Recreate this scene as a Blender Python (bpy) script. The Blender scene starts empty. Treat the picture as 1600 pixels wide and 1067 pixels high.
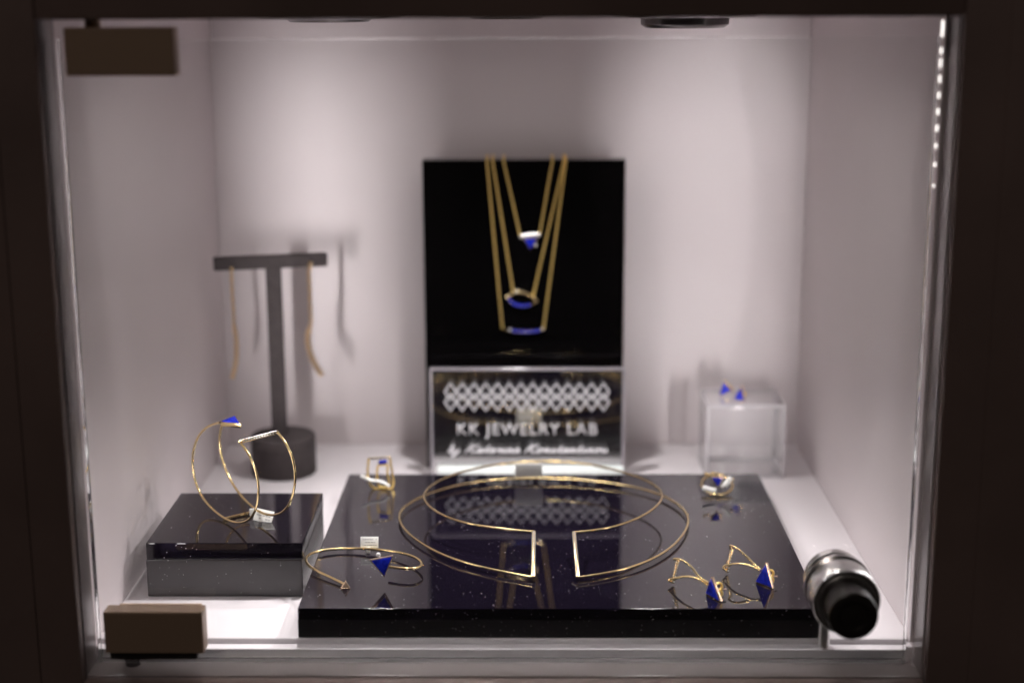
import bpy, bmesh, math, random
from mathutils import Vector as V, Matrix
random.seed(7)
S = bpy.context.scene
COL = S.collection

# ---------------------------------------------------------------- camera
CP = V((.0119, -.849, .2537)); PITCH, YAW, ROLL, FPX = .2237, .0135, -.0044, 2366.3
cp, sp, cw, sw = math.cos(PITCH), math.sin(PITCH), math.cos(YAW), math.sin(YAW)
FW = V((-sw*cp, cw*cp, -sp)); R0 = V((cw, sw, 0)); U0 = R0.cross(FW)
RT = R0*math.cos(ROLL) + U0*math.sin(ROLL); UP = -R0*math.sin(ROLL) + U0*math.cos(ROLL)
cd = bpy.data.cameras.new('camera'); cam = bpy.data.objects.new('camera', cd); COL.objects.link(cam)
m = Matrix((RT, UP, -FW)).transposed().to_4x4(); m.translation = CP; cam.matrix_world = m
cd.sensor_width = 36; cd.lens = FPX/1600*36; cd.clip_start = .02; cd.clip_end = 20
cd.dof.use_dof = True; cd.dof.focus_distance = .655; cd.dof.aperture_fstop = 4.4
S.camera = cam

# ---------------------------------------------------------------- world, exposure, render
w = bpy.data.worlds.new('World'); S.world = w; w.use_nodes = True
bgn = w.node_tree.nodes['Background']; bgn.inputs[0].default_value = (1, .82, .74, 1); bgn.inputs[1].default_value = .008
S.view_settings.view_transform = 'Standard'; S.view_settings.look = 'None'; S.view_settings.gamma = 1
S.view_settings.exposure = 0
S.render.engine = 'CYCLES'
cy = S.cycles; cy.use_denoising = True; cy.max_bounces = 14; cy.transmission_bounces = 12; cy.glossy_bounces = 6
cy.diffuse_bounces = 5; cy.sample_clamp_indirect = 30; cy.caustics_reflective = True; cy.caustics_refractive = True

# ---------------------------------------------------------------- lamps (only the ceiling spots get bodies, further down)
LAMPS = ((-.0735, -.196), (.0765, -.196), (.0, -.112))
STRIPS = ((-.1490, -.104), (.1490, .110))
def light(name, kind, loc, energy, color, target=None, **k):
    d = bpy.data.lights.new(name, kind); d.energy = energy; d.color = color
    for a, b in k.items(): setattr(d, a, b)
    o = bpy.data.objects.new(name, d); COL.objects.link(o); o.location = loc
    if target is not None:
        o.rotation_euler = (V(target)-V(loc)).to_track_quat('-Z', 'Y').to_euler()
    return o
LC = (1, .945, .95)
for i, (x, y) in enumerate(LAMPS):
    light('ceiling_spot', 'SPOT', (x, y, .2375), 2.5 if i < 2 else 2.5, LC, (x*.1, y-(.040 if i < 2 else .012), 0), spot_size=math.radians(94), spot_blend=1, shadow_soft_size=.009)
for x, tx in STRIPS:
    light('strip_light', 'AREA', (x, -.262, .120), .032 if x < 0 else .045, LC, (tx, 0, .124), shape='RECTANGLE', size=.004, size_y=.19, spread=math.radians(30))
    light('strip_light', 'AREA', (x, -.2625, .125), .017, LC, (x*.25, 0, .150), shape='RECTANGLE', size=.004, size_y=.19, spread=math.radians(110))  # wide fill added to lift the back wall, no lamp body
    q = 1 if x > 0 else -1
    light('corner_strip', 'AREA', (q*.1638, -.2722, .055), .014, LC, (q*.1638-q*.09, -.2722+.032, .055), shape='RECTANGLE', size=.004, size_y=.085)  # added unseen pair for the block highlight and jewel glints
# dim unseen light, added in front of the case to lift the frame
light('room_lamp', 'AREA', (-.7, -2.3, 1.9), 5, (1, .84, .76), (0, -.3, .1), size=.5)

# ---------------------------------------------------------------- helpers
def ray(x, y): return FW + RT*((x-800)/FPX) + UP*((533.5-y)/FPX)
def at(x, y, ax, v):
    r = ray(x, y); return CP + r*((v-CP[ax])/r[ax])
def atp(x, y, p0, n):
    r = ray(x, y); n = V(n); return CP + r*((V(p0)-CP).dot(n)/r.dot(n))

def mat(name, col=(.5, .5, .5), rough=.5, metal=0, spec=.5, noise=0, nscale=60, bump=0, bscale=300, trans=0, ior=1.45, coat=0, emit=0, col2=None):
    m = bpy.data.materials.new(name); m.use_nodes = True
    nt = m.node_tree; b = nt.nodes['Principled BSDF']; L = nt.links
    b.inputs['Base Color'].default_value = (*col, 1); b.inputs['Roughness'].default_value = rough
    b.inputs['Metallic'].default_value = metal; b.inputs['Specular IOR Level'].default_value = spec
    b.inputs['Transmission Weight'].default_value = trans; b.inputs['IOR'].default_value = ior
    b.inputs['Coat Weight'].default_value = coat
    if emit:
        b.inputs['Emission Color'].default_value = (*col, 1); b.inputs['Emission Strength'].default_value = emit
    tc = nt.nodes.new('ShaderNodeTexCoord')
    if noise or col2:
        n = nt.nodes.new('ShaderNodeTexNoise'); n.inputs['Scale'].default_value = nscale; n.inputs['Detail'].default_value = 5
        L.new(tc.outputs['Object'], n.inputs['Vector'])
        r = nt.nodes.new('ShaderNodeValToRGB')
        c2 = col2 or tuple(c*(1-noise) for c in col)
        r.color_ramp.elements[0].position = .3; r.color_ramp.elements[0].color = (*c2, 1)
        r.color_ramp.elements[1].position = .7; r.color_ramp.elements[1].color = (*col, 1)
        L.new(n.outputs['Fac'], r.inputs['Fac']); L.new(r.outputs['Color'], b.inputs['Base Color'])
    if bump:
        n2 = nt.nodes.new('ShaderNodeTexNoise'); n2.inputs['Scale'].default_value = bscale; n2.inputs['Detail'].default_value = 3
        L.new(tc.outputs['Object'], n2.inputs['Vector'])
        bp = nt.nodes.new('ShaderNodeBump'); bp.inputs['Strength'].default_value = bump; bp.inputs['Distance'].default_value = .0004
        L.new(n2.outputs['Fac'], bp.inputs['Height']); L.new(bp.outputs['Normal'], b.inputs['Normal'])
    return m
M = {
 'wall': mat('wall_paint', (.68, .62, .63), .42, spec=.35, noise=.06, nscale=14, bump=.25, bscale=650),
 'floor': mat('floor_board', (.70, .665, .68), .38, spec=.4, noise=.03, nscale=30, bump=.05, bscale=700),
 'jamb': mat('jamb_paint', (.28, .245, .24), .24, spec=.5, noise=.1, nscale=30, bump=.15, bscale=600),  # even grey, darker than the walls behind the glass
 'frame': mat('frame_paint', (.25, .18, .16), .45, noise=.25, nscale=18, bump=.2, bscale=400),
 'gold': mat('gold', (.99, .78, .41), .15, 1, bump=.15, bscale=500),
 'gold_y': mat('yellow_gold', (.98, .72, .25), .46, 1, bump=.15, bscale=500),
 'rose_satin': mat('rose_gold_satin', (.98, .74, .46), .3, 1, bump=.2, bscale=900),
 'rose': mat('rose_gold', (.96, .72, .52), .22, 1, bump=.15, bscale=500),
 'lapis': mat('lapis', (.016, .034, .66), .18, col2=(.004, .010, .24), nscale=700, spec=.5),
 'stone': mat('pave_stone', (.95, .93, .90), .08, .45),
 'black': mat('black_acrylic', (.005, .0035, .008), .012, spec=.85, noise=.2, nscale=30),
 'black2': mat('black_acrylic_satin', (.018, .016, .018), .16, spec=.5, noise=.2, nscale=40),
 'blocky': mat('black_acrylic_matt', (.058, .054, .057), .26, spec=.6, noise=.2, nscale=40),
 'signglass': mat('sign_acrylic', (.99, .99, 1), 0, trans=1, ior=2.2),
 'cube': mat('milky_acrylic', (.98, .97, .99), .02, trans=.92, ior=1.49),
 'blackb': mat('black_acrylic_board', (.0015, .0013, .0016), .04, spec=.4),
 'suede': mat('grey_black_suede', (.068, .057, .058), .75, spec=.2, noise=.25, nscale=200, bump=.3, bscale=1200),
 'bronze': mat('dark_bronze', (.46, .33, .235), .42, .25, bump=.06, bscale=900),
 'chrome': mat('chrome', (.85, .85, .84), .26, 1, bump=.06, bscale=120),
 'rubber': mat('black_rubber', (.026, .022, .021), .3, noise=.3, nscale=150),
 'paper': mat('white_tag', (.84, .84, .81), .55, noise=.05, nscale=200),
 'print': mat('tag_print', (.25, .25, .27), .6),
 'etch': mat('white_etching', (.86, .85, .88), .6, emit=0),
 'glass': mat('door_glass', (.985, .995, .99), 0, trans=1, ior=1.46),
 'acrylic': mat('clear_acrylic', (.99, .99, 1), .0, trans=1, ior=1.49),
 'edge2': mat('acrylic_edge_pale', (.80, .77, .80), .12, trans=.35),
 'edge': mat('acrylic_edge', (.62, .58, .63), .25, trans=.35),
 'whitebar': mat('white_acrylic', (.93, 1, .97), .3, emit=0),
 'nickel': mat('dark_nickel', (.16, .15, .15), .25, .9),
 'led': mat('led_chip', (1, .95, .90), .4, emit=1.7),
 'lens': mat('lamp_lens', (1, .95, .9), .3, emit=26),
 'dust': mat('dust', (.62, .60, .62), .9),
}

class MB:
    def __init__(s): s.bm = bmesh.new()
    def face(s, vs):
        try: return s.bm.faces.new(vs)
        except ValueError: return None
    def box(s, a, b, bev=0, seg=2, mtx=None):
        a, b = V(a), V(b)
        r = bmesh.ops.create_cube(s.bm, size=1)['verts']
        c, d = (a+b)/2, b-a
        for v in r: v.co = V((c.x+v.co.x*d.x, c.y+v.co.y*d.y, c.z+v.co.z*d.z))
        if bev:
            es = list({e for v in r for e in v.link_edges})
            q = bmesh.ops.bevel(s.bm, geom=es, offset=bev, segments=seg, affect='EDGES', profile=.5)
            r = list(set(q['verts']) | {v for v in r if v.is_valid})
        if mtx is not None:
            for v in r: v.co = mtx @ v.co
        return s
    def rbox(s, c, ux, uy, uz, hx, hy, hz, bev=0):           # oriented box
        mt = Matrix((V(ux).normalized(), V(uy).normalized(), V(uz).normalized())).transposed().to_4x4(); mt.translation = V(c)
        return s.box((-hx, -hy, -hz), (hx, hy, hz), bev, mtx=mt)
    def tube(s, pts, r, n=10, closed=False, sub=6, smooth=True, caps=True, rfun=None):
        P = [V(p) for p in pts]
        if smooth and len(P) > 2: P = spline(P, sub, closed)
        k = len(P); rings = []; prev = None
        for i, p in enumerate(P):
            if closed: t = P[(i+1) % k]-P[i-1]
            else: t = P[min(i+1, k-1)]-P[max(i-1, 0)]
            t.normalize()
            if prev is None:
                a = V((0, 0, 1)) if abs(t.z) < .9 else V((1, 0, 0))
                u = t.cross(a).normalized()
            else:
                u = (prev - t*prev.dot(t)).normalized()
            prev = u; v = t.cross(u)
            rr = r if rfun is None else r*rfun(i)
            rings.append([s.bm.verts.new(p+u*rr*math.cos(2*math.pi*j/n)+v*rr*math.sin(2*math.pi*j/n)) for j in range(n)])
        for i in range(k if closed else k-1):
            A, B = rings[i], rings[(i+1) % k]
            for j in range(n): s.face((A[j], A[(j+1) % n], B[(j+1) % n], B[j]))
        if not closed and caps:
            s.face(rings[0][::-1]); s.face(rings[-1])
        return s
    def cyl(s, a, b, r, n=32, r2=None):
        a, b = V(a), V(b); t = (b-a).normalized()
        u = t.cross(V((0, 0, 1)) if abs(t.z) < .9 else V((1, 0, 0))).normalized(); v = t.cross(u); r2 = r if r2 is None else r2
        A = [s.bm.verts.new(a+(u*math.cos(2*math.pi*j/n)+v*math.sin(2*math.pi*j/n))*r) for j in range(n)]
        B = [s.bm.verts.new(b+(u*math.cos(2*math.pi*j/n)+v*math.sin(2*math.pi*j/n))*r2) for j in range(n)]
        for j in range(n): s.face((A[j], A[(j+1) % n], B[(j+1) % n], B[j]))
        s.face(A[::-1]); s.face(B); return s
    def lathe(s, o, axis, prof, n=48, close=False):                # profile of (radius, distance along the axis)
        o, t = V(o), V(axis).normalized()
        u = t.cross(V((0, 0, 1)) if abs(t.z) < .9 else V((1, 0, 0))).normalized(); v = t.cross(u)
        rings = []
        for r, h in prof:
            if r < 1e-7: rings.append([s.bm.verts.new(o+t*h)])
            else: rings.append([s.bm.verts.new(o+t*h+(u*math.cos(2*math.pi*j/n)+v*math.sin(2*math.pi*j/n))*r) for j in range(n)])
        prs = list(zip(rings, rings[1:])) + ([(rings[-1], rings[0])] if close else [])
        for A, B in prs:
            for j in range(n):
                k = (j+1) % n
                if len(A) == 1 and len(B) > 1: s.face((A[0], B[k], B[j]))
                elif len(B) == 1 and len(A) > 1: s.face((A[j], A[k], B[0]))
                elif len(A) > 1: s.face((A[j], A[k], B[k], B[j]))
        return s
    def prism(s, poly, vec, bev=0):
        vec = V(vec); A = [s.bm.verts.new(V(p)) for p in poly]; B = [s.bm.verts.new(V(p)+vec) for p in poly]
        n = len(A); fs = [s.face(A[::-1]), s.face(B)]
        for j in range(n): fs.append(s.face((A[j], A[(j+1) % n], B[(j+1) % n], B[j])))
        bmesh.ops.recalc_face_normals(s.bm, faces=[f for f in fs if f])
        if bev:
            es = list({e for f in fs if f for e in f.edges})
            bmesh.ops.bevel(s.bm, geom=es, offset=bev, segments=2, affect='EDGES', profile=.5)
        return s
    def ball(s, c, r, sub=1):
        bmesh.ops.create_icosphere(s.bm, subdivisions=sub, radius=r, matrix=Matrix.Translation(V(c))); return s
    def build(s, name, m, parent=None, smooth=True, **props):
        bmesh.ops.recalc_face_normals(s.bm, faces=s.bm.faces[:])
        me = bpy.data.meshes.new(name); s.bm.to_mesh(me); s.bm.free()
        me.materials.append(M[m] if isinstance(m, str) else m)
        if smooth:
            me.polygons.foreach_set('use_smooth', [True]*len(me.polygons))
            me.set_sharp_from_angle(angle=math.radians(38))
        o = bpy.data.objects.new(name, me); COL.objects.link(o)
        if parent: 
            o.parent = parent; o.matrix_parent_inverse = parent.matrix_world.inverted()
        for k, v in props.items(): o[k] = v
        return o
def spline(P, sub, closed=False):
    n = len(P); out = []
    for i in range(n if closed else n-1):
        if closed: a, b, c, d = P[i-1], P[i], P[(i+1) % n], P[(i+2) % n]
        else: a, b, c, d = P[max(i-1, 0)], P[i], P[i+1], P[min(i+2, n-1)]
        for k in range(sub):
            t = k/sub
            out.append(.5*((2*b)+(c-a)*t+(2*a-5*b+4*c-d)*t*t+(3*b-a-3*c+d)*t**3))
    if not closed: out.append(P[-1])
    return out
def thing(name, label, cat, loc=(0, 0, 0), group=None):
    o = bpy.data.objects.new(name, None); COL.objects.link(o); o.location = loc; o.empty_display_size = .01
    o.matrix_world = Matrix.Translation(V(loc))
    o['label'] = label; o['category'] = cat
    if group: o['group'] = group
    return o
def tag(o, label, cat, group=None):
    o['label'] = label; o['category'] = cat
    if group: o['group'] = group
    return o
def struct(o): o['kind'] = 'structure'; return o

# ---------------------------------------------------------------- the niche of the display case
HX, YF, ZC, ZB = .165, -.2935, .2475, -.0085
struct(MB().box((-HX, -.2738, ZB), (HX, 0, 0), .0006).build('floor', 'floor', smooth=False))
GJ = -.2796                                              # the glass stands at this depth; the grey jamb lies in front of it
struct(MB().box((-HX-.01, GJ, ZB-.01), (HX+.01, .01, ZB)).build('floor', 'wall'))
struct(MB().box((-HX, -.2791, ZB), (HX, -.2740, -.0022), .0004).build('threshold', 'floor', smooth=False))
struct(MB().box((-HX, 0, ZB), (HX, .01, ZC)).build('back_wall', 'wall'))
struct(MB().box((-HX-.01, GJ, ZB), (-HX, .01, ZC)).build('left_wall', 'wall'))
struct(MB().box((HX, GJ, ZB), (HX+.01, .01, ZC)).build('right_wall', 'wall'))
struct(MB().box((-HX-.01, GJ, ZC), (HX+.01, .01, ZC+.01)).build('ceiling', 'wall'))

# dark frame in front
fr = thing('case_frame', 'dark brown painted frame around the opening of the display case', 'frame', (0, YF, ZB))
f0, f1, f2 = YF-.0002, YF-.006, YF-.0067
XL, XR, ZT, ZL = -HX-.0004, HX+.0006, ZC-.0012, ZB-.0003
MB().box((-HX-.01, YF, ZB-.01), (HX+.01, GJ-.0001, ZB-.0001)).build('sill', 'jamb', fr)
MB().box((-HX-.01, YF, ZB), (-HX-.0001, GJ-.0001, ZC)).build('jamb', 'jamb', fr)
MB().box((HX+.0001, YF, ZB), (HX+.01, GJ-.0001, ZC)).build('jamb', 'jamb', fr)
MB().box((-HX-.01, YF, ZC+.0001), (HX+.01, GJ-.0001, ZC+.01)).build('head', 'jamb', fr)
def rail(name, a, b, a2, b2, lab):
    o = MB().box((a[0], f1, a[1]), (b[0], f0, b[1]), .0008).build(name, 'frame', fr)
    MB().box((a2[0], f2, a2[1]), (b2[0], f1+.0002, b2[1]), .0003).build('moulding', 'frame', o)
rail('stile', (-.40, -.30), (XL, .50), (-.398, -.298), (XL-.016, .498), '')
rail('stile', (XR, -.30), (.40, .50), (XR+.016, -.298), (.398, .498), '')
rail('top_rail', (XL+.0002, ZT), (XR-.0002, .50), (XL-.0158, ZT+.012), (XR+.0158, .498), '')
rail('bottom_rail', (XL+.0002, -.30), (XR-.0002, ZL), (XL-.0158, -.298), (XR+.0158, ZL-.012), '')

# ---------------------------------------------------------------- ceiling lamps and LED glints
for i, (x, y) in enumerate(LAMPS):
    t = thing('ceiling_lamp', ('recessed round spotlight in the case ceiling above the bangle side' if i == 0 else 'ceiling spotlight with its dark ring dropping lower, on the ear climber side'), 'lamp', (x, y, ZC), 'round spotlights in the case ceiling') if i < 2 else thing('ceiling_lamp', 'recessed round spotlight farther back in the case ceiling, above the sign', 'lamp', (x, y, ZC), 'round spotlights in the case ceiling')
    d = .0030 if i == 1 else .0000
    MB().lathe((x, y, ZC-.0003), (0, 0, -1), [(.0315, 0), (.0315, .0012), (.0295, .0022), (.0200, .0026), (.0196, .0)], 64, True).build('flange', 'nickel', t)
    MB().lathe((x, y, ZC-.0003), (0, 0, -1), [(.0188, .0), (.0185, .0022+d), (.0165, .0036+d), (.0125, .0038+d), (.0120, .001)], 64, True).build('gimbal_ring', 'nickel', t)
    MB().lathe((x, y, ZC-.0003), (0, 0, -1), [(0, .0015), (.0118, .0015), (.0118, .0008), (0, .0008)], 32).build('lens', 'lens', t)
ls = thing('led_strip', 'white strip of small lit LEDs down the right wall beside the glass edge', 'LED strip', (HX, -.2765, .1))
MB().box((HX-.0012, -.2795, .0), (HX-.0001, -.2735, ZC-.001)).build('backing', 'wall', ls)
for k, (z, hl) in enumerate(((.2415, .0030), (.2335, .0012), (.2290, .0015), (.2232, .0013), (.2172, .0012), (.2112, .0012), (.2050, .0012), (.1985, .0009), (.1915, .0008), (.1835, .0006))):
    MB().box((HX-.0019, -.2772, z-hl), (HX-.0011, -.2763, z+hl), .0003).build('led', 'led', ls)  # glowing beads stand in for LED reflections along the glass edge
# ---------------------------------------------------------------- glass door
gd = thing('glass_door', 'clear frameless glass door across the front of the case with bronze hinges and a chrome lock', 'door', (-.161, -.283, ZB))
GY0, GY1 = -.2870, -.2792
MB().box((-.1622, GY0, -.0060), (.1606, GY1, .2390), .0005).build('pane', 'glass', gd, smooth=False)
def hinge(px, py, qx, qy, lab, pin_up):
    yf = GY0-.0080
    a, b = at(px, py, 1, yf), at(qx, qy, 1, yf)
    x0, x1, z1, z0 = a.x, b.x, a.z, b.z
    h = MB().box((x0, yf, z0), (x1, GY0-.0001, z1), .0006).build('hinge', 'bronze', gd, smooth=False, label=lab)
    MB().box((x0+.0030, GY1+.0001, z0+.002), (x1-.0030, GY1+.0012, z1-.002), .0004).build('back_plate', 'bronze', h)
    xm = x0+.0075
    if pin_up: MB().cyl((xm, (GY0+GY1)/2, z1-.001), (xm, (GY0+GY1)/2, ZC-.0001), .0028, 20).build('pivot_pin', 'bronze', h)
    else:
        MB().cyl((xm, (GY0+GY1)/2, ZB+.0001), (xm, (GY0+GY1)/2, z0+.001), .0030, 20).build('pivot_pin', 'nickel', h)
        MB().box((x0+.0012, GY0-.0062, z0-.0034), (x1-.0034, GY0-.0004, z0-.0001), .0006).build('gasket', 'rubber', h)  # dark strip standing for the shadow smear under the hinge plus a gasket
hinge(98, 44, 274, 119, 'bronze hinge clamp in the top left corner', True)
hinge(160, 956, 319, 1021, 'bronze hinge clamp in the bottom left corner', False)
# lock: axis towards the viewer
lc = at(1309, 915, 1, GY0)
lk = MB().lathe(lc, (0, -1, 0), [(0, 0), (.0133, 0), (.0133, .0016), (.0118, .0026), (.0118, .0042), (.0131, .0052), (.0131, .0165), (.0126, .0172), (.0108, .0172), (.0108, .0180), (0, .0180)], 64).build('lock', 'chrome', gd)
MB().lathe(lc+V((0, -.0181, 0)), (0, -1, 0), [(0, 0), (.0092, 0), (.0095, .0105), (.0092, .0122), (.0084, .0128), (.0060, .0128), (.0054, .0120), (.0050, .0116), (.0012, .0116), (0, .0121)], 48).build('cap', 'rubber', lk)
MB().lathe(lc+V((0, GY1-GY0, 0)), (0, 1, 0), [(0, 0), (.0120, 0), (.0120, .004), (.0110, .005), (0, .005)], 48).build('rosette', 'chrome', lk)
MB().cyl((lc.x-.0030, GY1+.0028, -.0020), (lc.x-.0030, GY1+.0028, lc.z-.006), .0025, 24).build('bolt', 'chrome', lk)

# ---------------------------------------------------------------- plinths
ZT_ = .0129                                              # tray top
tr_l = MB().box((-.0833, -.2736, .0001), (.1289, -.0970, .0080), .0004).build('base_slab', 'black2', smooth=False)
tag(tr_l, 'satin black acrylic base slab lying on the white floor under the glossy top slab', 'slab')
tr_u = MB().box((-.0831, -.2737, .0081), (.1288, -.0972, ZT_), .00015, 1).build('display_slab', 'black', smooth=False)
tag(tr_u, 'wide glossy black acrylic slab carrying the collar necklace and earrings', 'slab')
bl_l = MB().box((-.1553, -.2303, .0001), (-.0876, -.1624, .0170), .0004).build('acrylic_block', 'blocky', smooth=False)
tag(bl_l, 'satin black acrylic block on the white floor under the smaller bangle plate', 'block')
bl_u = MB().box((-.1550, -.2302, .0171), (-.0874, -.1625, .0246), .0004).build('acrylic_plate', 'black', smooth=False)
tag(bl_u, 'small square black acrylic plate on the left block, carrying the upright bangle', 'plate')
ZK = .0246

# ---------------------------------------------------------------- necklace board, riser, sign
YB = -.0300
a, b = at(660, 250, 1, YB), at(977, 250, 1, YB)
bo = MB().box((a.x, YB, .0001), (b.x, YB+.012, a.z), .0001, 1).build('display_board', 'blackb', smooth=False)
tag(bo, 'upright glossy black board with three gold necklaces hung over its top edge', 'display board')
rz = at(800, 540, 1, YB-.016).z
ri = MB().box((a.x+.0012, YB-.016, .0001), (b.x-.0012, YB-.0003, rz), .0001, 1).build('riser_block', 'blackb', smooth=False)
tag(ri, 'low black acrylic block standing between the necklace board and the clear sign', 'block')

YS = -.0620
sg = thing('brand_sign', 'clear acrylic sign with white diamond lattice and the words KK JEWELRY LAB', 'sign', (0, YS, 0))
s0, s1 = at(671, 574, 1, YS), at(977, 574, 1, YS)
MB().box((s0.x, YS, .0002), (s1.x, YS+.0040, s0.z), .0004).build('plate', 'signglass', sg, smooth=False)
MB().box((s0.x+.0035, YS-.0032, .0002), (s1.x-.0002, YS-.0004, at(800, 727, 1, YS-.003).z), .0012, 3).build('foot_bar', 'whitebar', sg)
eb = MB()
eb.box((s0.x+.0001, YS-.0003, .0002), (s0.x+.0013, YS+.0039, s0.z-.0013), .0002)
eb.box((s1.x-.0014, YS-.0003, .0002), (s1.x-.0001, YS+.0039, s0.z-.0013), .0002)
eb.box((s0.x+.0001, YS-.0003, s0.z-.0012), (s1.x-.0001, YS+.0039, s0.z-.0001), .0002)
eb.build('polished_edge', 'edge', sg)
M['signglass'].node_tree.nodes.clear()
nt = M['signglass'].node_tree; N = nt.nodes.new; L_k = nt.links.new
so, sm, s1_, s2_ = N('ShaderNodeOutputMaterial'), N('ShaderNodeMixShader'), N('ShaderNodeBsdfTransparent'), N('ShaderNodeBsdfGlossy')
s2_.inputs['Roughness'].default_value = .01; sm.inputs[0].default_value = .42
L_k(s1_.outputs[0], sm.inputs[1]); L_k(s2_.outputs[0], sm.inputs[2]); L_k(sm.outputs[0], so.inputs['Surface'])
def spx(x, y): return at(660+x/4.848, 560+y/4.848, 1, YS-.0003)     # a point of the sign face
lat = MB()
for i in range(14):
    for cyy in (243, 322):
        cx = 215+i*88.8; hw, hh = 44, 62
        q = [spx(cx, cyy-hh), spx(cx+hw, cyy), spx(cx, cyy+hh), spx(cx-hw, cyy)]
        lat.tube(q, .00050, 5, closed=True, smooth=False)
lat.build('lattice', 'etch', sg, smooth=False)
def text(body, x0, x1, ybase, name):
    c = bpy.data.curves.new(name, 'FONT'); c.body = body; c.size = 1; c.offset = -.004; c.space_character = 1.14
    o = bpy.data.objects.new(name, c); COL.objects.link(o)
    bpy.context.view_layer.update()
    me = bpy.data.meshes.new_from_object(o.evaluated_get(bpy.context.evaluated_depsgraph_get()))
    bpy.data.objects.remove(o); bpy.data.curves.remove(c)
    xs = [v.co.x for v in me.vertices]; mn, mx = min(xs), max(xs)
    A, B = spx(x0, ybase), spx(x1, ybase); k = (B.x-A.x)/(mx-mn)
    for v in me.vertices: v.co = V((A.x+(v.co.x-mn)*k, YS-.0003, A.z+v.co.y*k))
    bm = bmesh.new(); bm.from_mesh(me)
    r = bmesh.ops.extrude_face_region(bm, geom=bm.faces[:])
    for g in r['geom']:
        if isinstance(g, bmesh.types.BMVert): g.co.y -= .00025
    mb = MB(); mb.bm.free(); mb.bm = bm
    return mb.build(name, 'etch', sg, smooth=False)
text('KK JEWELRY LAB', 268, 1322, 566, 'lettering')
# cursive line, drawn as pen strokes on a unit letter box (x advance 1, x-height 1)
G = {
 'b': ([(0, .2), (.35, 1.2), (.5, 2.1), (.3, 2.0), (.2, .6), (.35, 0), (.7, .3), (.55, .9), (.3, .6)], .9),
 'y': ([(0, .9), (.1, .3), (.4, .05), (.7, .5), (.8, 1), (.6, -.2), (.2, -1.1), (0, -.9), (.5, -.1), (1, .4)], 1.1),
 'K': ([(.1, 0), (.35, 1.0), (.7, 2.3)], .0), 'K2': ([(1.5, 2.2), (.9, 1.4), (.35, 1.0), (.8, .6), (1.1, 0), (1.5, .2)], 1.6),
 'a': ([(0, .2), (.3, .8), (.65, 1), (.3, .7), (.2, .1), (.5, .1), (.75, 1), (.75, .1), (1, .2)], 1.0),
 't': ([(0, .2), (.4, 1.2), (.55, 1.9), (.4, .6), (.5, 0), (.8, .2)], .8),
 'e': ([(0, .2), (.5, .6), (.55, 1), (.25, .8), (.2, .2), (.5, 0), (.85, .3)], .85),
 'r': ([(0, .2), (.3, 1), (.35, .8), (.7, .9), (.6, .1), (.9, .2)], .9),
 'i': ([(0, .2), (.35, 1), (.3, .2), (.5, 0), (.7, .2)], .7),
 'n': ([(0, .2), (.25, 1), (.2, 0), (.45, .9), (.65, .9), (.6, .1), (.95, .2)], .95),
 'o': ([(0, .2), (.35, .9), (.6, .95), (.3, .8), (.2, .1), (.55, .1), (.7, .7), (.6, .95), (1, .8)], 1.0),
 's': ([(0, .2), (.45, 1), (.4, .7), (.6, .2), (.3, 0), (.8, .2)], .8),
 'u': ([(0, .2), (.25, 1), (.2, .2), (.45, .05), (.7, 1), (.7, .1), (1, .2)], 1.0),
}
scr = MB()
def script(word, x0, x1, base, xh):
    seq = []
    for ch in word: seq += ['K', 'K2'] if ch == 'K' else [ch]
    tot = sum(G[c][1] for c in seq); k = (x1-x0)/tot; x = 0
    for c in seq:
        pts, adv = G[c]
        scr.tube([spx(x0+(x+px+.25*py)*k, base-py*xh) for px, py in pts], .00040, 5, sub=3)
        x += adv
script('by', 195, 285, 702, 26)
script('Katerina', 320, 738, 700, 27)
script('Konstantinou', 770, 1400, 700, 27)
scr.build('script_lettering', 'etch', sg, smooth=False)

# ---------------------------------------------------------------- T-bar earring stand and drop earrings
tb = V((-.1241, -.0530, 0))
st = thing('earring_stand', 'matt black T-bar earring stand on a round base behind the bangle block', 'earring stand', tb)
MB().lathe(tb, (0, 0, 1), [(0, .0001), (.0172, .0001), (.0176, .0008), (.0176, .0150), (.0172, .0155)], 48).build('base', 'suede', st)
MB().lathe(tb, (0, 0, 1), [(.0168, .0155), (.0176, .0158), (.0176, .0208), (.0168, .0216), (0, .0216)], 48).build('lid', 'suede', st)
zb = at(424, 418, 1, tb.y).z
pt = at(428, 412, 1, tb.y); pb = at(441, 684, 1, tb.y)
MB().box((pt.x-.0040, tb.y-.0022, .0216), (pt.x+.0040, tb.y+.0022, pt.z), .0005).build('post', 'suede', st)
an = math.radians(13)
ub = V((math.cos(an), math.sin(an), 0)); vb = V((-math.sin(an), math.cos(an), 0))
L_ = at(335, 411, 1, tb.y-.007); R_ = at(512, 404, 1, tb.y+.007); bc = (L_+R_)/2; bc.y = tb.y
ub = (R_-L_); hlen = ub.length/2; ub.z = 0; ub.normalize(); vb = V((-ub.y, ub.x, 0))
MB().rbox(bc, ub, vb, (0, 0, 1), hlen, .0032, .0034, .0006).build('crossbar', 'suede', st)
def onbar(x, y): return atp(x, y, bc-vb*.0040, vb)
def drop(px, lab, thick, px2):
    P = [onbar(*p) for p in px]
    t = thing('drop_earring', lab, 'earring', P[0], 'gold drop earrings on the T-bar stand')
    MB().tube([P[0]+vb*.008, P[0]+vb*.004+V((0, 0, .0006)), P[0]+V((0, -.0005, -.0006)), P[0]+V((0, 0, -.003))], .00055, 8).build('hook', 'gold', t)
    MB().tube(P, thick, 8, rfun=lambda i: 1+.25*math.sin(i*2.2)).build('drop', 'rose_satin', t)
    MB().tube([onbar(*p) for p in px2], thick*1.5, 8, rfun=lambda i: 1+.2*math.sin(i*2.2)).build('curved_tube', 'rose_satin', t)
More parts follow.
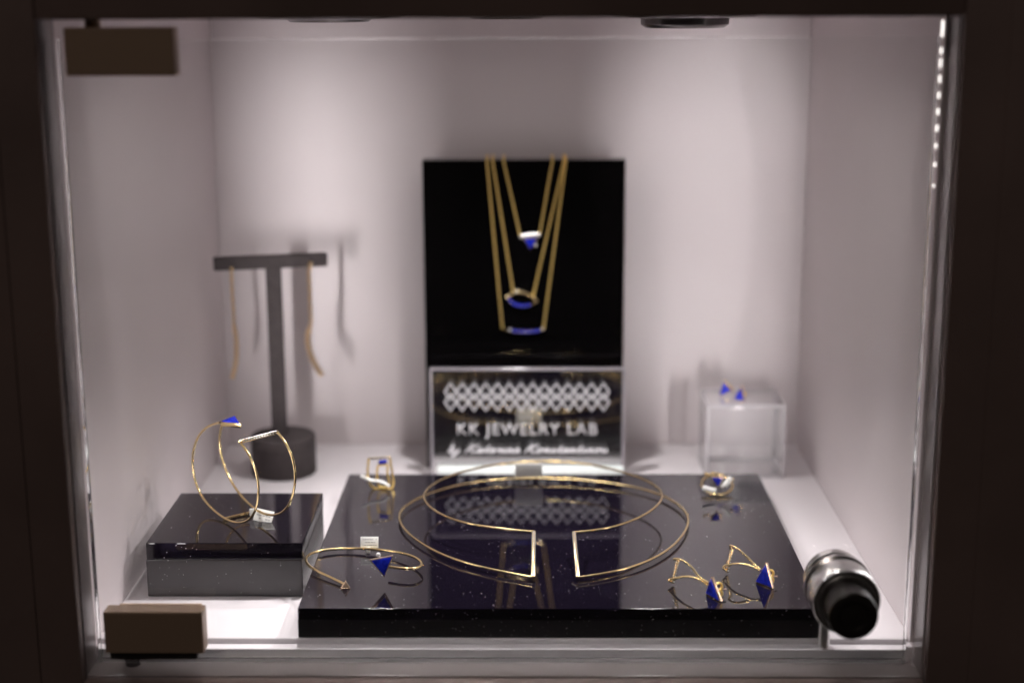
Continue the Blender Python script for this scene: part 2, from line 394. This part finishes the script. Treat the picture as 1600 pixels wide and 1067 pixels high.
drop([(363, 416), (364, 450), (366, 480), (367, 508)], 'thin gold drop earring on the end of the T-bar nearest the side wall', .0008, [(367, 506), (370, 524), (371, 540), (370, 565), (364, 589)])
drop([(487, 408), (484, 424), (485, 450), (486, 480), (487, 500), (483, 516)], 'thicker gold drop earring curling outward, on the T-bar end nearer the necklace board', .0010, [(484, 512), (482, 530), (486, 550), (494, 568), (504, 584)])

# ---------------------------------------------------------------- clear cube and studs
cu = MB().box((.1052, -.0648, .0002), (.1475, -.0300, .0408), .0022, 4).build('acrylic_cube', 'cube', smooth=False)
M['cube'].node_tree.nodes.clear()
nt = M['cube'].node_tree; N = nt.nodes.new; L_k = nt.links.new
oo, mx, mx2 = N('ShaderNodeOutputMaterial'), N('ShaderNodeMixShader'), N('ShaderNodeMixShader')
tr_, gl, df, fz = N('ShaderNodeBsdfTransparent'), N('ShaderNodeBsdfGlossy'), N('ShaderNodeBsdfDiffuse'), N('ShaderNodeFresnel')
gl.inputs['Roughness'].default_value = .03; df.inputs['Color'].default_value = (.9, .88, .9, 1); fz.inputs['IOR'].default_value = 1.5
mx.inputs[0].default_value = .20; L_k(tr_.outputs[0], mx.inputs[1]); L_k(df.outputs[0], mx.inputs[2])
L_k(fz.outputs[0], mx2.inputs[0]); L_k(mx.outputs[0], mx2.inputs[1]); L_k(gl.outputs[0], mx2.inputs[2]); L_k(mx2.outputs[0], oo.inputs['Surface'])
eb = MB(); X0, X1, Y0, Y1, Z0, Z1, e = .1051, .1476, -.0649, -.0299, .0001, .0409, .0016
for xx in (X0, X1-e):
    for yy in (Y0, Y1-e): eb.box((xx, yy, Z0), (xx+e, yy+e, Z1), .0005)
for zz in (Z0, Z1-e):
    for yy in (Y0, Y1-e): eb.box((X0+e, yy, zz), (X1-e, yy+e, zz+e), .0005)
    for xx in (X0, X1-e): eb.box((xx, Y0+e, zz), (xx+e, Y1-e, zz+e), .0005)
eb.build('polished_edge', 'edge2', cu)
tag(cu, 'clear acrylic cube in the back right corner with two blue studs on top', 'cube')
def triangle_stone(t, p, back, gold='rose', rim=.00045, proud=.0003, m='lapis'):
    """p: three corners of the face; back: thickness vector away from the viewer"""
    p = [V(q) for q in p]; c = sum(p, V())/3; back = V(back); n = back.normalized()
    MB().prism(p, back, .00012).build('setting', gold, t)
    k = 1-rim/((p[0]-c).length*.55)
    MB().prism([c+(q-c)*k-n*proud for q in p], back*.5, .0001).build('stone', m, t)
def butterfly(t, c, d, r=.0011):
    """ear-nut: two scrolls on a post; d points away from the stone"""
    d = V(d).normalized(); s = V((0, 0, 1)); c = V(c)
    b = MB()
    for q in (-1, 1):
        cc = c+s*q*r*.95+d*.0012
        b.tube([cc+(s*math.cos(a)+d*math.sin(a))*r for a in [i*math.pi/5 for i in range(10)]], r*.34, 8, closed=True, sub=3)
    b.rbox(c+d*.0004, d, d.cross(s), s, .0003, .0013, .0015, .0001)
    b.build('butterfly_back', 'gold_y', t)
    MB().tube([c-d*.0012, c+d*.0046], .00038, 8, smooth=False).build('post', 'rose', t)
for k, (tri, lab) in enumerate(((((1130.5, 588), (1125.5, 606), (1141, 600)), 'blue triangle stud earring tipped back further from the cube front, near the board'), (((1157, 607), (1147.5, 623), (1160, 625)), 'blue triangle stud earring at the front edge of the clear cube top'))):
    yy = (-.047, -.0575)[k]
    q = [at(x, y, 1, yy) for x, y in tri]; dz = .0410-min(v.z for v in q)
    q = [v+V((0, 0, dz)) for v in q]; c = sum(q, V())/3
    q = [c+(v-c)*1.4 for v in q]; dz = .0410-min(v.z for v in q); q = [v+V((0, 0, dz)) for v in q]; c = sum(q, V())/3
    t = thing('stud_earring', lab, 'earring', c, 'blue stud earrings on the clear cube')
    triangle_stone(t, q, V((.0009, .0012, 0)), 'gold')
    butterfly(t, c+V((.0016, .0016, -.0002)), (.75, .65, 0), .0009)

# ---------------------------------------------------------------- necklaces on the board
YN = YB-.0011
def nb(x, y, d=0): return at(x, y, 1, YN-d)
def chain(t, pts, r=.00062):
    P = spline([V(p) for p in pts], 40) if len(pts) > 2 else [V(pts[0]).lerp(V(pts[1]), i/160) for i in range(161)]
    MB().tube(P, r, 7, smooth=False, rfun=lambda i: (.72, 1.15)[i % 2]).build('chain', 'gold_y', t)
ztop = a.z
def over(x):                                      # the chain runs over the top edge of the board
    p = nb(x, 252); return [V((p.x, YB+.0135, ztop-.03)), V((p.x, YB+.0132, ztop-.002)), V((p.x, YB+.010, ztop+.0009)), V((p.x, YB+.003, ztop+.0009)), V((p.x, YN+.0003, ztop-.0006))]
def halfchain(t, x, q): 
    s = over(x); e = nb(*q); P = spline(s, 6)
    n = max(2, int((s[-1]-e).length/.0007)); P = P[:-1]+[s[-1].lerp(e, i/n) for i in range(n+1)]
    MB().tube(P, .00064, 7, smooth=False, rfun=lambda i: (.70, 1.18)[i % 2]).build('chain', 'gold_y', t)
g = 'gold necklaces hung on the black board'
t = thing('necklace', 'shortest gold necklace on the black board with a small blue triangle pendant', 'necklace', nb(828, 370), g)
halfchain(t, 787, (813, 368)); halfchain(t, 863, (843, 366))
MB().tube([nb(812, 369), nb(844, 366)], .0010, 8, smooth=False).build('bar', 'stone', t)
triangle_stone(t, [nb(817, 371, .0006), nb(841, 370, .0006), nb(828.5, 391, .0006)], (0, .0010, 0), 'rose', rim=.0005)
MB().ball(nb(837, 382, .0012), .0009, 2).build('diamond', 'stone', t)
t = thing('necklace', 'middle length gold necklace on the black board with an open eye shaped pendant', 'necklace', nb(815, 465), g)
halfchain(t, 770, (802, 455)); halfchain(t, 881, (833, 461))
MB().tube([nb(x, y) for x, y in ((791, 464), (799, 457.5), (809, 455), (821, 456.5), (832, 462), (839, 470))], .0009, 8).build('upper_arc', 'gold', t)
MB().tube([nb(x, y) for x, y in ((792, 463), (799, 471), (809, 477), (820, 478), (831, 474), (839, 470))], .0006, 8).build('lower_arc', 'gold', t)
for x, y in ((797, 468), (802, 473), (808, 475.5), (814, 477), (820, 477), (826, 475.5)):
    MB().ball(nb(x, y, .0010), .00105, 2).build('bead', 'lapis', t)
MB().ball(nb(806, 454, .0008), .0008, 2).build('diamond', 'stone', t)
t = thing('necklace', 'longest gold necklace on the black board with a curved bar of blue beads', 'necklace', nb(817, 516), g)
halfchain(t, 761, (785, 511)); halfchain(t, 884, (849, 513))
MB().tube([nb(x, y) for x, y in ((785, 512), (797, 515.5), (815, 518), (833, 517), (849, 513.5))], .0006, 8).build('bar', 'gold', t)
for i in range(6):
    x = 804+i*7.2; MB().ball(nb(x, 515.5+1.8*math.sin((i+.5)/6*3.1416), .0010), .00105, 2).build('bead', 'lapis', t)
for x, y in ((797, 514), (847, 512.5)): MB().ball(nb(x, y, .0008), .0008, 2).build('diamond', 'stone', t)
# ---------------------------------------------------------------- jewellery helpers
def pave(t, A, B, wdt=.0013, across=(0, 0, 1), rows=2, gold='gold'):
    """a bar from A to B with small stones set on its visible sides"""
    A, B = V(A), V(B); u = (B-A).normalized(); n = V(across)-u*u.dot(V(across)); n.normalize(); s = u.cross(n)
    L = (B-A).length
    o = MB().rbox((A+B)/2, u, s, n, L/2+.0003, wdt/2, wdt/2, .0002).build('pave_bar', gold, t)
    m = MB(); k = max(3, int(L/(wdt*.85)))
    for i in range(k):
        p = A+u*(L*(i+.5)/k)
        for q in (n, s, -s): m.ball(p+q*wdt*.36, wdt*.33, 1)
    m.build('pave_stone', 'stone', o, kind='stuff', smooth=False)
def paper_tag(t, c, ux, uz, w, h, neck=None, text=True):
    c, ux, uz = V(c), V(ux).normalized(), V(uz).normalized(); n = ux.cross(uz).normalized(); uz = n.cross(ux)
    o = MB().rbox(c, ux, n, uz, w/2, .00018, h/2, .00012).build('tag', 'paper', t)
    if text:
        m = MB(); sgn = -1 if n.dot(CP-c) < 0 else 1
        for r in range(3):
            x = -w*.38
            while x < w*.36:
                l = random.uniform(.05, .14)*w
                if random.random() < .7: m.rbox(c+ux*(x+l/2)+uz*(h*(.25-.25*r))+n*sgn*.00019, ux, n, uz, l/2, .00003, h*.035)
                x += l*1.35
        m.build('print', 'print', o, smooth=False)
    if neck:
        a, b = neck; a, b = V(a), V(b); d = (b-a)
        MB().rbox((a+b)/2, ux, n, d, w*.12, .0005, d.length/2, .0001).build('tag_loop', 'paper', o)
    return o

# ---------------------------------------------------------------- collar necklace
lower = [(833,898),(803,893),(771,887),(740,878.5),(707,870),(687.5,862),(665.6,850),(644,837),(628.5,821.5),(620.8,808.4),(624,797.5),(630.6,789.5),(640,782.5),(659.5,772),(677.5,764.5),(715,754),(745,748.7),(790,744),(850,743),(893,744.5),(945,749.6),(983.6,756),(1013.8,762.5),(1039.7,771),(1061,784),(1074,797),(1078.5,807.8),(1074,823),(1063,838),(1050.4,853),(1026.7,867),(1000.9,879),(970.7,887.5),(940.5,893),(914.7,896.8),(902.8,898)]
upper = [(834,827.5),(797.5,825),(745,819),(715,811.7),(692.5,803.5),(674.5,793),(664,782.5),(660.3,772),(662.5,764.5),(674.5,753),(692.5,743.5),(715,736),(737.5,729.5),(772,723),(812.5,718.5),(850,717),(878,717.5),(927.6,722.6),(962,730),(990,740),(1013.8,748.5),(1026.7,756),(1036.4,766.8),(1037.5,775.4),(1029,788.4),(1009.5,801),(983.6,814),(953.4,822.3),(925.4,826),(896.5,828.5)]
co = thing('collar_necklace', 'open double wire gold collar lying in the middle of the glossy black slab', 'necklace', (.005, -.2, ZT_))
lw = [at(x, y, 2, ZT_+.0019) for x, y in lower]
upn = V((0, -.0128, 1)); up0 = V((0, -.24, ZT_+.0122))
uw = []
for x, y in upper:
    uw.append(atp(x, y, up0, V((0, .0155, 1))))
def smoothpts(P, it=2):
    for _ in range(it): P = [P[0]]+[(P[i-1]+P[i]*2+P[i+1])/4 for i in range(1, len(P)-1)]+[P[-1]]
    return P
lw, uw = smoothpts(lw), smoothpts(uw)
MB().tube(lw, .00058, 12, sub=8).build('wire', 'gold', co)
MB().tube(uw, .00055, 12, sub=8).build('wire', 'gold', co)
pave(co, lw[0]+V((0, 0, .0002)), uw[0], .0014); pave(co, lw[-1]+V((0, 0, .0002)), uw[-1], .0014)
k0, k1 = min(uw, key=lambda p: abs(p.x-at(827, 718, 1, -.1).x)+(0 if p.y > -.16 else 9)), min(lw, key=lambda p: abs(p.x-at(827, 745, 1, -.1).x)+(0 if p.y > -.16 else 9))
cc = at(826, 732, 1, k1.y-.003)
paper_tag(co, cc, (1, 0, 0), (0, -.38, 1), .0138, .0085, None, text=False)
MB().tube([at(838, 718, 1, k0.y), at(838, 744, 1, k1.y)], .0006, 8, smooth=False).build('strut', 'gold', co)

# ---------------------------------------------------------------- cuff bracelet at the front
z6 = lambda p: (460+p[0]/6.667, 820+p[1]/6.667)
cf = [(530,592,.0011),(470,562,.0012),(400,525,.0014),(250,460,.0018),(160,410,.0020),(117,350,.0021),(130,300,.0020),(200,260,.0018),(330,232,.0016),(500,220,.0015),(700,222,.0017),(900,232,.0021),(1100,260,.0026),(1230,295,.0030),(1320,340,.0033),(1346,385,.0035),(1310,420,.0037),(1220,438,.0038),(1100,425,.0038),(985,408,.0037)]
cb = thing('cuff_bracelet', 'thin open gold cuff with arrow tip and blue triangle at the slab front', 'bracelet', at(*z6((600, 400)), 2, ZT_))
cpt = smoothpts([at(*z6(p), 2, ZT_+p[2]) for p in cf], 1)
MB().tube(cpt, .00062, 12, sub=7).build('band', 'gold', cb)
foot = at(601.7, 912.5, 2, ZT_)
n0 = V((.10, -1, .22)).normalized()
tri = [atp(*z6(p), foot+V((0, .0002, .004)), n0) for p in ((790, 340), (1035, 295), (945, 520))]
triangle_stone(cb, tri, -n0*.0026, 'rose', rim=.0005)
MB().ball(atp(*z6((880, 285)), foot+V((0, .0002, .004))-n0*-.0003, n0), .0010, 2).build('diamond', 'stone', cb)
tip = at(*z6((545, 632)), 2, ZT_+.0002)
q = [atp(*z6(p), tip, (0, 1, 0)) for p in ((540, 560), (498, 630), (585, 632))]
ms = MB(); ms.tube(q, .00035, 8, closed=True, smooth=False); ms.build('arrow_tip', 'rose', cb)
MB().prism([v+V((0, .0003, 0)) for v in q], (0, .0006, 0)).build('arrow_plate', 'bronze', cb)
bk = cpt[10]
tc = atp(*z6((788, 158)), bk+V((0, .0012, 0)), (0, 1, 0))
paper_tag(cb, tc, (1, 0, 0), (0, .3, 1), .0080, .0050, None)
MB().rbox(atp(*z6((775, 250)), bk, (0, 1, 0)), (1, 0, 0), (0, 1, 0), (0, 0, 1), .0009, .0011, .0017, .0002).build('tag_loop', 'paper', cb)

# ---------------------------------------------------------------- bangle standing on the plate
zb4 = lambda p: (200+p[0]/4.444, 620+p[1]/4.444)
Af, Bf = at(*zb4((672, 834)), 2, ZK+.0007), at(*zb4((850, 792)), 2, ZK+.0007)
axd = (Bf-Af); axd.z = 0; axd.normalize()
bg = thing('bangle', 'upright double wire gold bangle with a blue triangle end and a pave bar end', 'bangle', (Af+Bf)/2)
Apts = [(648,165),(560,180),(490,255),(460,350),(452,450),(465,560),(510,670),(570,745),(660,828),(740,860),(800,864),(860,836),(890,790),(912,700),(920,600),(900,510),(860,400),(820,340),(782,300)]
Bpts = [(658,188),(645,245),(641,290),(650,390),(680,490),(740,600),(790,680),(870,750),(925,790),(975,806),(1030,810),(1085,790),(1135,735),(1168,620),(1172,500),(1150,400),(1100,290),(1045,232)]
def upright(pts, p0):
    P = [atp(*zb4(p), p0, axd) for p in pts]
    for v in P: v.z = max(v.z, ZK+.0007)
    return smoothpts(P, 1)
Aw, Bw = upright(Apts, Af), upright(Bpts, Bf)
MB().tube(Aw, .00056, 12, sub=7).build('wire', 'gold', bg)
MB().tube(Bw, .00056, 12, sub=7).build('wire', 'gold', bg)
pave(bg, Aw[-1], Bw[-1], .0014)
MB().tube([Af, Bf], .0008, 8, smooth=False, rfun=lambda i: 1).build('strut', 'gold', bg)
# blue triangle lying on the upper left ends
tz = (Aw[0]+Bw[0])/2
pl = V((0, -.16, 1)).normalized()
p3 = [atp(*zb4(p), tz+V((0, 0, .0010)), pl) for p in ((646, 160), (790, 176), (752, 119))]
triangle_stone(bg, p3, -pl*.0022, 'gold', rim=.0004)
tcc = at(*zb4((950, 812)), 2, ZK+.0022)
paper_tag(bg, tcc, (1, -.35, -.1), (-.35, .55, .75), .0092, .0056)
MB().rbox(at(*zb4((868, 785)), 2, ZK+.003), (1, -.3, .2), (.3, 1, 0), (0, 0, 1), .0012, .0004, .0016, .0002).build('tag_loop', 'paper', bg)

# ---------------------------------------------------------------- ear climbers
def climber(conv, tri, feet, bar, loop, w1, w2, lab):
    BL, BR = at(*conv(feet[0]), 2, ZT_+.0003), at(*conv(feet[1]), 2, ZT_+.0003)
    u = (BR-BL); u.z = 0; u.normalize(); n = V((u.y, -u.x, 0))           # n faces the viewer side
    if n.dot(CP-BL) < 0: n = -n
    top = atp(*conv(tri[0]), BL, n)
    t = thing('ear_climber', lab, 'earring', BL, 'gold ear climbers on the slab')
    face = [top, BL, BR]
    triangle_stone(t, face, -n*.0015, 'rose', rim=.0004)
    c = (top+BL+BR)/3
    butterfly(t, c-n*.0018+V((0, 0, -.0003)), (.94, .3, 0), .0016)
    ft = at(*conv(bar[2]), 2, ZT_+.0006)
    B1 = at(*conv(bar[0]), 1, ft.y+.0015); B0 = at(*conv(bar[1]), 1, ft.y)
    pave(t, B0, B1, .0013)
    def run(pts, s):
        e = c-n*.0010; P = []
        for i, p in enumerate(pts):
            f = i/(len(pts)-1); P.append(at(*conv(p), 1, s.y*(1-f)+e.y*f))
        return P
    MB().tube([B1-V((.0004, 0, -.0002))]+run(w1, B1), .00050, 10).build('wire', 'gold', t)
    lp = run(w2, B0)
    MB().tube([B0+V((0, 0, .0004)), at(*conv(loop), 1, ft.y-.0004)]+lp, .00050, 10).build('wire', 'gold', t)
k97 = 9.7
climber(lambda p: (1030+p[0]/k97, 840+p[1]/k97), [(775, 560)], [(690, 800), (905, 925)], [(275, 310), (195, 640), (190, 660)], (140, 615), [(215,285),(330,300),(480,410),(600,560),(740,645)], [(160, 590), (240,575),(360,550),(480,555),(580,590),(735,685)], 'gold ear climber with blue triangle, nearest the collar necklace')
climber(lambda p: (1120+p[0]/k97, 840+p[1]/k97), [(725, 345)], [(568, 628), (825, 728)], [(220, 140), (140, 475), (140, 492)], (90, 430), [(195,85),(300,130),(430,240),(560,370),(655,450)], [(110, 385), (190,370),(300,355),(430,370),(530,400),(645,470)], 'gold ear climber with blue triangle, nearest the side edge of the slab')

# ---------------------------------------------------------------- rings
z8 = lambda p: (550+p[0]/8.889, 690+p[1]/8.889)
yr = at(*z8((400, 640)), 2, ZT_).y
rg = thing('open_ring', 'square looking double wire gold ring standing upright on the back left of the slab', 'ring', at(*z8((400, 640)), 2, ZT_))
r8 = lambda x, y, d=0: at(*z8((x, y)), 1, yr+d)
MB().tube([r8(240,212,-.002), r8(226,350,-.003), r8(230,480,-.002), r8(262,575,0), r8(330,622,.001), r8(440,625,.001), r8(550,625,.001), r8(580,560,.002), r8(575,480,.003), r8(552,330,.003), r8(532,200,.002)], .00055, 10).build('band', 'gold_y', rg)
MB().tube([r8(366,305,.001), r8(356,400,0), r8(360,500,0), r8(385,590,.0), r8(440,612,.0), r8(500,600,.0), r8(522,540,0), r8(500,400,.0), r8(508,292,.001)], .00055, 10).build('band', 'gold_y', rg)
pave(rg, r8(240,212,-.002), r8(532,195,.002), .0011)
MB().tube([r8(366,305,.001), r8(508,292,.001)], .0005, 8, smooth=False).build('bar', 'gold_y', rg)
MB().prism([r8(375,245), r8(485,235), r8(490,280), r8(375,290)], (0, .0015, 0), .0001).build('stone', 'lapis', rg)
rg_t = [r8(130, 450, -.003), r8(260, 510, -.003), r8(400, 530, -.003), r8(470, 560, -.003), r8(520, 600, -.003)]
MB().tube(rg_t, .0008, 8, rfun=lambda i: 1).build('tag', 'paper', rg)
z7 = lambda p: (1080+p[0]/4.848, 570+p[1]/4.848)
c2 = at(*z7((200, 905)), 2, ZT_+.0045)
rr = thing('stone_ring', 'gold ring with blue triangle and white tag lying near the clear cube', 'ring', (c2.x, c2.y, ZT_))
axn = V((0, -.36, .93)).normalized(); ur = V((1, 0, 0)); vr = axn.cross(ur).normalized()
RR = .0076
ctr = V((c2.x, c2.y+.005, ZT_+RR*abs(vr.z)+.0008))
MB().tube([ctr+(ur*math.cos(i*math.pi/10)+vr*math.sin(i*math.pi/10))*RR for i in range(20)], .0006, 10, closed=True, sub=3).build('band', 'gold', rr)
m_ = MB()
for xq, yq in ((105, 812), (130, 822), (160, 806), (193, 812), (226, 820), (305, 855)): m_.ball(at(*z7((xq, yq)), 1, c2.y), .0009, 2)
m_.build('bead_row', 'gold', rr)
tq = [at(*z7(p), 1, c2.y-.0065) for p in ((146, 836), (246, 836), (196, 918))]
triangle_stone(rr, tq, (0, .0012, 0), 'rose', rim=.0005)
MB().ball(at(*z7((232, 908)), 1, c2.y-.0034), .0009, 2).build('diamond', 'stone', rr)
MB().tube([at(*z7(p), 1, c2.y-.0045) for p in ((85, 915), (130, 930), (180, 938))], .0012, 8).build('tag', 'paper', rr)
MB().tube([at(*z7(p), 1, c2.y-.0030) for p in ((250, 900), (275, 870), (292, 842))], .0013, 8).build('tag_loop', 'paper', rr)

# ---------------------------------------------------------------- dust on the acrylic
ds = MB()
def specks(x0, x1, y0, y1, z, n, hold=False):
    for _ in range(n):
        x, y = random.uniform(x0, x1), random.uniform(y0, y1); r = random.choice((.00003, .00004, .00005, .00006, .0001))
        a = random.uniform(0, 6.28); e = random.choice((1, 1, 1, 2.5))
        ds.rbox((x, y, z+r*.6), (math.cos(a), math.sin(a), 0), (-math.sin(a), math.cos(a), 0), (0, 0, 1), r*e, r, r*.5)
specks(-.082, .128, -.273, -.098, ZT_, 1000)
specks(-.154, -.088, -.2295, -.163, ZK, 60)
for _ in range(45):
    x, z = random.uniform(-.154, -.088), random.uniform(.001, .024); r = random.choice((.00006, .00009, .00013))
    ds.rbox((x, -.2305, z), (1, 0, 0), (0, 1, 0), (0, 0, 1), r, r*.4, r)
for _ in range(120):
    x, z = random.uniform(-.08, .128), random.uniform(.001, .0125); r = random.choice((.00005, .00007, .0001))
    ds.rbox((x, -.2739, z), (1, 0, 0), (0, 1, 0), (0, 0, 1), r, r*.4, r)
o = ds.build('dust', 'dust', smooth=False); o['kind'] = 'stuff'; o['label'] = 'pale dust specks scattered over the black acrylic slabs'
